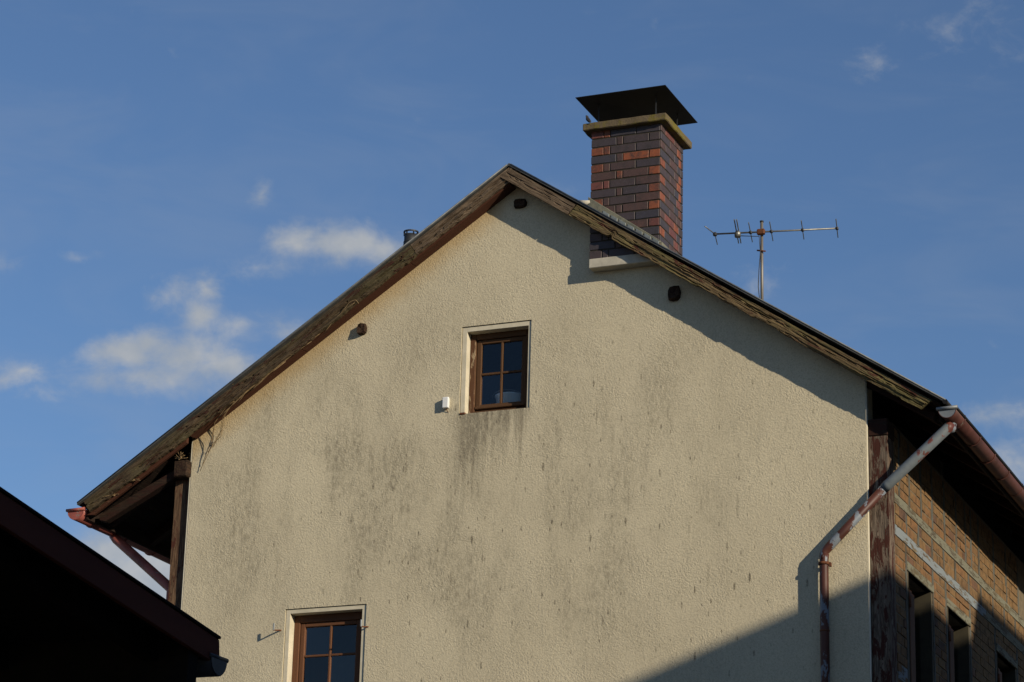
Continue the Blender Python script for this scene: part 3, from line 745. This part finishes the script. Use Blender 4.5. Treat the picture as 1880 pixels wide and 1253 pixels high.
dl = MB().tube([(-8.37, .55, 8.60), (-8.33, .55, 8.55), (-7.50, .25, 7.93), (-7.44, .24, 7.86), (-7.43, .24, 3)], .05, 12).obj('downpipe', M['red_paint'], house)
dl['label'] = 'red painted downpipe slanting from the left gutter to the post'

# ---------------- chimney
CX0, CX1, CY0, CY1, CZ1 = -2.748, -2.006, -.12, .545, 12.205
chim = MB().box(CX0+.006, CX1-.006, CY0+.006, CY1-.006, 9.3+1.46, CZ1).obj('chimney', M['mortar'], house)
chim['label'] = 'clinker brick chimney in blue, brown and orange bricks under a black steel hood'
ROWS = ['RoBB', 'BnBB', 'ooBB', 'BnOO', 'onNB', 'NoNO', 'RrBN', 'BnBO', 'onBN', 'NnNO', 'NoBB', 'BnNR', 'NnBB', 'BnBB', 'BBBB', 'BnBN', 'BbBB', 'BBBB']
CM = {'B': B_BLUE, 'N': B_BROWN, 'O': B_ORANGE, 'R': B_RED, 'b': B_BLUE, 'n': B_BROWN, 'o': B_ORANGE, 'r': B_RED}
SD = ['NRNN', 'BNOB', 'NBBO', 'BNBB', 'OBNO', 'BNOB', 'OBBO', 'NBRN', 'ONBO', 'BNNN', 'NROB', 'BRBO', 'OBRN', 'BNBO', 'NBBN', 'BNNB', 'NBBB', 'BBNB']
chh = .0918; j = .011; SL_ = .264; HD = .127; QT = .058
TK = .014
for r_ in range(16):
    zc = CZ1-chh*(r_+.5)
    if zc < 10.77: break
    A_ = r_ % 2 == 0
    lens = [HD, QT, SL_, None] if A_ else [SL_, QT, SL_, None]
    x = CX0
    for k, ln_ in enumerate(lens):
        e = CX1-TK if ln_ is None else x+ln_
        brick((x+e)/2, CY0+.03+random.uniform(-.003, .0015), zc+random.uniform(-.001, .001), round(e-x, 3), .06, chh-j, CM[ROWS[r_][k]], chim)
        x = e+j
    lens = [HD, SL_, SL_, None] if A_ else [SL_, SL_-.06, HD-.02, None]
    if r_ % 2 == 0: lens = [HD, SL_, HD, None]
    y = CY0
    for k, ln_ in enumerate(lens):
        e = CY1 if ln_ is None else y+ln_
        if e-y < .02: break
        brick(CX1-.03+TK*0+random.uniform(-.002, .0015) if k else CX1-TK/2, (y+e)/2, zc, .06 if k else TK, round(e-y, 3), chh-j, CM[SD[r_][k]], chim)
        y = e+j
mb = MB()
for r_ in range(16):
    zc = CZ1-chh*(r_+.5)
    for k in range(3):
        y = CY0+.075+k*.16+(.05 if r_ % 2 else 0); mb.box(CX0+.0, CX0+.05, y, y+.15, zc-.04, zc+.04)
        x = CX0+.02+k*.245; mb.box(x, x+.234, CY1-.05, CY1, zc-.04, zc+.04)
o = mb.obj('brickwork', B_BLUE, chim); o['kind'] = 'stuff'
# cap slab, hood, legs
def slab_obj(name, x0, x1, y0, y1, z0, z1, mat, parent, n=14, amp=.006):
    bm = bmesh.new(); bmesh.ops.create_cube(bm, size=1)
    for v in bm.verts: v.co = Vector(((x0+x1)/2+v.co.x*(x1-x0), (y0+y1)/2+v.co.y*(y1-y0), (z0+z1)/2+v.co.z*(z1-z0)))
    bmesh.ops.bevel(bm, geom=bm.edges[:], offset=.008, segments=1, affect='EDGES')
    bmesh.ops.subdivide_edges(bm, edges=[e for e in bm.edges if e.calc_length() > .3], cuts=n, use_grid_fill=True)
    for v in bm.verts: v.co += Vector((fb(v.co, 9, 1), fb(v.co, 9, 2), fb(v.co, 9, 3)))*amp
    me = bpy.data.meshes.new(name); bm.to_mesh(me); bm.free(); return link(name, me, parent, mat)
slab_obj('cap_slab', CX0-.070, CX1+.075, CY0-.075, CY1+.07, 12.192, 12.268, M['slab'], chim)
hx0, hx1, hy0, hy1, hz = -2.862, -1.905, -.295, .705, 12.515
hd = MB(); cx_, cy_ = (hx0+hx1)/2, (hy0+hy1)/2
rim = [(hx0, hy0, hz), (hx1, hy0, hz), (hx1, hy1, hz), (hx0, hy1, hz)]; ri2 = [(x, y, z+.006) for x, y, z in rim]
hd.add(rim+[(cx_, cy_, hz+.012)], [(0, 1, 4), (1, 2, 4), (2, 3, 4), (3, 0, 4)]); hd.add(ri2+[(cx_, cy_, hz+.02)], [(0, 1, 4), (1, 2, 4), (2, 3, 4), (3, 0, 4)])
hd.add(rim+ri2, [(0, 1, 5, 4), (1, 2, 6, 5), (2, 3, 7, 6), (3, 0, 4, 7)])
ho = hd.obj('hood', M['black'], chim); ho['label'] = 'flat black steel hood over the chimney'
for (x, y) in ((CX0+.05, CY0+.06), (CX1-.08, CY0+.06), (CX1-.03, CY1-.10), (CX0+.05, CY1-.06)):
    MB().box(x-.006, x+.006, y-.003, y+.003, 12.26, hz+.002).obj('hood_leg', M['pvc'], chim)
# bracket the chimney front stands on
br = MB().prism([(CX0-.001, 10.832), (CX1, 10.832), (CX1, 10.735), (CX0-.001, 10.735)], CY0-.012, .01).obj('bracket', M['cement'], chim, .006)
br['label'] = 'pale rendered ledge under the chimney on the gable wall'
# flashing where the chimney leaves the roof
fm = MB()
f0, f1 = CX0-.012, CX1+.012
fm.prism([(f0, rz(f0)+.115), (f1, rz(f1)+.065), (f1, rz(f1)-.02), (f0, rz(f0)-.02)], CY0-.035, CY0-.004)
fm.box(f1-.016, f1+.02, CY0-.035, CY1, rz(f1)-.03, rz(f1)+.05)
fo = fm.obj('flashing', M['flash'], chim, .004)
for k in range(7):
    x = f0+.16+k*.088; MB().prism([(x, rz(x)+.052), (x+.068, rz(x+.068)+.050), (x+.066, rz(x+.066)+.015), (x, rz(x)+.014)], CY0-.041, CY0-.033).obj('lead_strip', M['lead'], chim, .002)
MB().tube([(f0-.10, CY0-.02, rz(f0-.10)+.012), (f0-.04, CY0-.02, rz(f0)+.05), (f0+.02, CY0-.02, rz(f0)+.06)], [.02, .035, .02], 8).obj('mortar_lump', M['cement'], chim)

# ---------------- vent pipe on the left slope
vx, vy = -4.905, .30
vp = MB().tube([(vx, vy, rz(vx)-.05), (vx, vy, rz(vx)+.18), (vx, vy, 11.38), (vx, vy, 11.44), (vx, vy, 11.50)], [.085, .082, .078, .07, .070], 18).obj('vent_pipe', M['pvc'], house)
vp['label'] = 'black plastic vent pipe on the left roof slope'
for z in (11.36, 11.41): MB().tube([(vx, vy, z), (vx, vy, z+.012)], .076, 18).obj('collar', M['pvc'], vp)
rg = MB(); nn = 22
for k in range(nn):
    a0, a1 = 2*math.pi*k/nn, 2*math.pi*(k+1)/nn
    rg.add([(vx+r_*math.cos(a), vy+r_*math.sin(a), z) for r_ in (.066, .080) for a in (a0, a1) for z in (11.522, 11.536)],
           [(0, 1, 3, 2), (4, 6, 7, 5), (0, 4, 5, 1), (2, 3, 7, 6), (0, 2, 6, 4), (1, 5, 7, 3)])
rg.obj('cap_ring', M['pvc'], vp)
for k in range(6):
    a0 = k*math.pi/3+.3; MB().box(vx+.07*math.cos(a0)-.006, vx+.07*math.cos(a0)+.006, vy+.07*math.sin(a0)-.006, vy+.07*math.sin(a0)+.006, 11.49, 11.525).obj('cap_stay', M['pvc'], vp)

# ------------------------------------------------------------------ antenna
ant = thing('television_antenna', 'old rooftop television antenna on a mast behind the right verge', 'antenna', (-1.315, 1.0, 10.38))
bx = Vector((.972, .235, 0)).normalized(); bz = Vector((0, 0, 1)); ex = Vector((-.235, .972, 0)).normalized()
mc = Vector((-1.315, 1.0, 11.345))
MB().tube([(-1.315, 1.0, 10.35), (-1.315, 1.0, 11.465)], .0155, 10).obj('mast', M['mast'], ant)
MB().tube([(-1.315, 1.0, 11.46), (-1.315, 1.0, 11.475)], .020, 10).obj('mast_cap', M['pvc'], ant)
tilt = Vector((0, 0, .0))
def bp_(t): return mc+Vector((0, -.03, 0))+bx*t+bz*(.018*t)
MB().tube([bp_(-.47), bp_(.78)], .0095, 8).obj('boom', M['alu'], ant)
MB().box(mc.x-.04, mc.x+.04, mc.y-.05, mc.y-.005, mc.z-.03, mc.z+.03).obj('mast_clamp', M['rust'], ant, .008)
for t_, hl in ((-.105, .275), (.105, .27), (.42, .265), (.765, .26)):
    MB().tube([bp_(t_)-ex*hl, bp_(t_)+ex*hl], .0055, 6).obj('element', M['alu'], ant)
    MB().box(bp_(t_).x-.014, bp_(t_).x+.014, bp_(t_).y-.014, bp_(t_).y+.014, bp_(t_).z-.016, bp_(t_).z+.014).obj('element_clip', M['pvc'], ant, .004)
for s_ in (-.012, .012):
    MB().tube([bp_(-.235+s_)-ex*.30+bz*.03, bp_(-.235+s_)+ex*.29-bz*.0], .0065, 6).obj('dipole', M['alu'], ant)
MB().tube([bp_(-.235)-bz*.045, bp_(-.235)+bz*.0, bp_(-.235)+bz*.02], [.03, .034, .02], 12).obj('junction_box', M['alu'], ant)
MB().tube([bp_(-.465), bp_(-.465)+ex*.30-bz*.0], .0055, 6).obj('element', M['alu'], ant)
MB().tube([bp_(-.465), bp_(-.465)-ex*.20-bx*.085+bz*.01], .0055, 6).obj('element', M['alu'], ant)
MB().box(bp_(-.465).x-.018, bp_(-.465).x+.018, bp_(-.465).y-.018, bp_(-.465).y+.018, bp_(-.465).z-.02, bp_(-.465).z+.016).obj('element_clip', M['pvc'], ant, .004)
MB().tube([(-1.36, .98, 11.155), (-1.315, .98, 11.145), (-1.27, .98, 11.135)], .008, 6).obj('cable_bracket', M['rust'], ant)
cb = [bp_(-.235)-bz*.03]+[Vector((-1.335+.012*math.sin(k*1.7), .975, 11.30-k*.18)) for k in range(6)]
MB().tube(cb, .0045, 5).obj('cable', M['pvc'], ant)

# ------------------------------------------------------------------ small things on the wall
sb = thing('sensor_box', 'small white plastic box on the wall left of the small window', 'sensor', (-4.285, 0, 9.46))
MB().box(-4.322, -4.258, -.052, -.012, 9.462, 9.575).obj('case', M['white'], sb, .007, 2)
MB().box(-4.31, -4.265, -.02, .002, 9.47, 9.565).obj('back_plate', M['white'], sb, .002)
MB().tube([(-4.285, -.03, 9.465), (-4.282, -.012, 9.44), (-4.275, .0, 9.425)], .004, 6).obj('cable', M['rust'], sb)
for i, (x, z, lab) in enumerate(((-6.045, 7.305, 'iron shutter catch on the wall left of the lower window'), (-5.083, 7.283, 'iron shutter catch on the wall right of the lower window'))):
    h = thing('shutter_catch', lab, 'shutter catch', (x, 0, z), 'iron shutter catches beside the lower window')
    MB().tube([(x+.03, .01, z+.012), (x, -.05, z), (x-.005, -.105, z-.006)], .0075, 6).obj('arm', M['rust'], h)
    MB().box(x-.012, x+.004, -.108, -.094, z-.01, z+.062).obj('tongue', M['zinc'], h, .003)
# bucket on the inner sill
bc = thing('bucket', 'pale blue bucket standing behind the glass of the small window', 'bucket', (-3.77, .38, 9.40))
mb = MB(); n = 28; prof = [(.115, 0), (.15, .235), (.158, .24), (.158, .255), (.148, .255), (.112, .012)]
vs = [(-3.765+r_*math.cos(2*math.pi*k/n), .38+r_*math.sin(2*math.pi*k/n), 9.402+z) for r_, z in prof for k in range(n)]
mb.add(vs, [(i*n+k, i*n+(k+1) % n, (i+1)*n+(k+1) % n, (i+1)*n+k) for i in range(len(prof)-1) for k in range(n)]+[tuple(range(n))], True)
mb.obj('body', M['bucket'], bc)
MB().tube([(-3.765+.16*math.cos(a), .38+.16*math.sin(a)*.5-.08, 9.63-.05*math.sin(a)) for a in [math.pi*k/10+math.pi for k in range(11)]], .003, 5).obj('handle', M['zinc'], bc)

# bird on the slab: one continuous body
bd = bpy.data.meshes.new('bird'); bm = bmesh.new()
path = [(-.045, .0, .004, .006), (-.030, 0, .016, .013), (-.012, 0, .028, .021), (.004, 0, .042, .023), (.014, 0, .058, .015), (.018, 0, .070, .015), (.026, 0, .076, .012), (.036, 0, .075, .004), (.043, 0, .073, .001)]
rings = []
for (x, y, z, r_) in path: rings.append([bm.verts.new((x+.3*r_*math.sin(2*math.pi*k/10), r_*.85*math.cos(2*math.pi*k/10), z+r_*math.sin(2*math.pi*k/10))) for k in range(10)])
for a_, b_ in zip(rings[:-1], rings[1:]):
    for k in range(10): bm.faces.new((a_[k], a_[(k+1) % 10], b_[(k+1) % 10], b_[k])).smooth = True
bm.faces.new(rings[0]); bm.faces.new(rings[-1]); bmesh.ops.recalc_face_normals(bm, faces=bm.faces); bm.to_mesh(bd); bm.free()
bo = link('bird', bd, None, M['bird'], Matrix.Translation((CX0-.02, CY0-.05, 12.264)) @ Matrix.Rotation(2.4, 4, 'Z') @ Matrix.Scale(1.3, 4))
tag(bo, 'tiny dark bird perched on the left end of the chimney slab', 'bird')

# dry climber stems along the left verge
def strand(pts, r=.004):
    P = [Vector(p) for p in pts]; out = []
    for i in range(len(P)-1):
        for k in range(4):
            t = k/4; q = P[i].lerp(P[i+1], t); out.append(q+Vector((fb(q, 5, i), fb(q, 5, i+9)*.5, fb(q, 5, i+4)))*.012)
    out.append(P[-1]); return out
def vl(x, d, y=-.17): return (x, y, rz(x)-d)
mb = MB()
for k in range(16):
    x0 = random.uniform(-6.95, -6.2); L2 = random.uniform(.35, .9)
    mb.tube(strand([vl(x0, random.uniform(.19, .27), -.16), vl(x0+L2*.5, random.uniform(.185, .23), -.18), vl(x0+L2, random.uniform(.175, .22), -.16)]), .0035, 5)
for k in range(5):
    x0 = random.uniform(-7.0, -6.7)
    mb.tube(strand([vl(x0+.2, .2, -.17), vl(x0+.04, .25, -.12), (x0-.02, -.06, rz(x0)-.36-.1*random.random()), (x0-.10-random.random()*.1, -.02, rz(x0)-.50-.22*random.random())]), .003, 5)
vo = mb.obj('dry_vine', M['straw']); tag(vo, 'tangle of dry climber stems hanging under the lower left verge', 'dry vine')
mb = MB()
mb.tube(strand([vl(-5.62, .24, -.17), vl(-5.45, .2, -.2), vl(-5.32, .16, -.225), vl(-5.25, .19, -.22), vl(-5.23, .24, -.2)]), .0035, 5)
mb.tube(strand([vl(-5.5, .22, -.17), vl(-5.36, .19, -.21), vl(-5.27, .2, -.21)]), .003, 5)
vo = mb.obj('dry_vine', M['straw']); tag(vo, 'single curled dry stem on the left verge above the purlin end', 'dry vine')
def wisp(n, centre, label):
    # one loose tuft: every stem leaves the same knot
    bm_ = MB(); c = Vector(centre)
    bm_.tube([c-Vector((.012, 0, .004)), c, c+Vector((.012, 0, .005))], [.004, .009, .004], 6)
    for k in range(n):
        d = Vector((random.uniform(-1, 1), random.uniform(-.3, .1), random.uniform(-.15, .75))).normalized()*random.uniform(.05, .11)
        bm_.tube(strand([c, c+d*.5+Vector((0, 0, .008)), c+d]), .003, 4)
    o_ = bm_.obj('straw_wisp', M['straw']); o_['kind'] = 'stuff'; o_['label'] = label; o_['category'] = 'straw'
wisp(5, vl(-7.96, .215, -.165), 'lower wisp of dry straw under the left verge')
wisp(6, vl(-7.74, .215, -.165), 'upper wisp of dry straw under the left verge')
wisp(14, (-7.26, -.09, 9.165), 'tuft of nest straw on the beam end above the left corner post')

# ------------------------------------------------------------------ dark shed in the lower left
shed = thing('shed', 'dark brown shed roof with open underside in the lower left foreground', 'shed', (-2.0, -8.5, 0))
ex_, ey_, ez_ = -2.004, -8.5, 5.211
sl_ = (5.51-5.211)/2.628
def sz(y): return ez_+sl_*(ey_-y)
vb = MB(); yb = -15.0
vs = [(ex_-.035, ey_, ez_), (ex_-.035, ey_+.03, ez_-.17), (ex_-.035, yb, sz(yb)-.20), (ex_-.035, yb, sz(yb))]
vs2 = [(x+.035, y, z) for x, y, z in vs]
vb.add(vs+vs2, [(0, 1, 2, 3), (4, 5, 6, 7), (0, 1, 5, 4), (1, 2, 6, 5), (2, 3, 7, 6), (3, 0, 4, 7)])
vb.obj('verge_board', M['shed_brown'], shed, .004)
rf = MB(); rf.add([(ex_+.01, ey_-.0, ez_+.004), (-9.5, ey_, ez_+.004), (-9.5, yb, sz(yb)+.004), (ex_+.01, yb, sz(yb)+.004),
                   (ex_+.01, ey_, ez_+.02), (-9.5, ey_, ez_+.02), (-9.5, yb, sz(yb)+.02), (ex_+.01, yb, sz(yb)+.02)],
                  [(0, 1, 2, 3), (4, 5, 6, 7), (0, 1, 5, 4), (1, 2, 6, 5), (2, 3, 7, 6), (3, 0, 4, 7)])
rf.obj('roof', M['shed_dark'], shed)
for k in range(30):
    y1 = ey_-.02-k*.21; y0 = y1-.205
    bb = MB(); bb.add([(x, y, sz(y)-d) for x in (ex_-.04, -9.4) for y in (y0, y1) for d in (.07, .03)], [(0, 1, 3, 2), (4, 6, 7, 5), (0, 4, 5, 1), (2, 3, 7, 6), (0, 2, 6, 4), (1, 5, 7, 3)])
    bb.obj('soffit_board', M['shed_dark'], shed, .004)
for k in range(7):
    x = ex_-.25-k*1.1
    bb = MB(); bb.add([(xx, y, sz(y)-d) for xx in (x, x-.1) for y in (yb+.1, ey_-.05) for d in (.23, .075)], [(0, 1, 3, 2), (4, 6, 7, 5), (0, 4, 5, 1), (2, 3, 7, 6), (0, 2, 6, 4), (1, 5, 7, 3)])
    bb.obj('rafter', M['shed_dark'], shed, .004)
sg = gutter('gutter', shed, ey_+.0, 5.085, .108, -9.5, ex_-.0, 'shed_zinc', 'shed_zinc', axis='x', hook=False, rimr=.009)
# rear wall and posts below, all in shade
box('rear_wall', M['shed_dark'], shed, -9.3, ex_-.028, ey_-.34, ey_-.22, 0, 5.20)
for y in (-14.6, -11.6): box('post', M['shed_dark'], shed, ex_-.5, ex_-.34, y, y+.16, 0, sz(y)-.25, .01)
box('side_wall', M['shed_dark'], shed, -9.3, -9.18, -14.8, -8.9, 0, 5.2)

# ------------------------------------------------------------------ houses across the lane, outside the picture, whose roofs shade the lower wall; plus one added for warm bounce
def row_house(label, x0, x1, y0, y1, eave, ridge, rx_, face=-1):
    h = thing('neighbouring_house', label, 'house', ((x0+x1)/2, (y0+y1)/2, 0), 'houses around the yard outside the picture')
    MB().prism([(x0, 0), (x1, 0), (x1, eave), (rx_, ridge-.25), (x0, eave)], y0, y1).obj('wall', M['neigh_wall'], h)
    s = (ridge-eave)/(rx_-x0); s2 = (ridge-eave)/(x1-rx_)
    MB().prism([(x0-.5, eave-.5*s), (rx_, ridge), (x1+.5, eave-.5*s2), (x1+.5, eave-.5*s2-.2), (rx_, ridge-.22), (x0-.5, eave-.5*s-.2)], y0-.25, y1+.25).obj('roof', M['neigh_roof'], h)
    n_ = max(2, int((y1-y0)/3))
    for k in range(n_):
        yc = y0+(y1-y0)*(k+.5)/n_
        for z in (1.0, 4.2):
            xw, sg_ = (x0, -1) if face < 0 else (x1, 1)
            f = MB().box(xw-.03, xw+.03, yc-.55, yc+.55, z, z+1.4).obj('window', M['white'], h, .01)
            box('pane', M['pvc'], f, xw-.036, xw+.036, yc-.45, yc+.45, z+.1, z+1.3)
    return h
RN = 13.0
row_house('long house across the lane with the lower ridge', 9.6, 16.4, -26, -2.75, 8.6, 7.455+.3649*RN, RN)
row_house('house across the lane with the higher ridge', 9.6, 16.4, -2.2, 9, 9.0, 8.03+.3649*RN, RN)
row_house('unseen cream house added left of the yard for warm bounce light', -19.5, -11.0, -31, -9.0, 5.8, 8.3, -15.2, face=1)  # added out-of-frame house, its sunlit wall bounces warm light into the shade
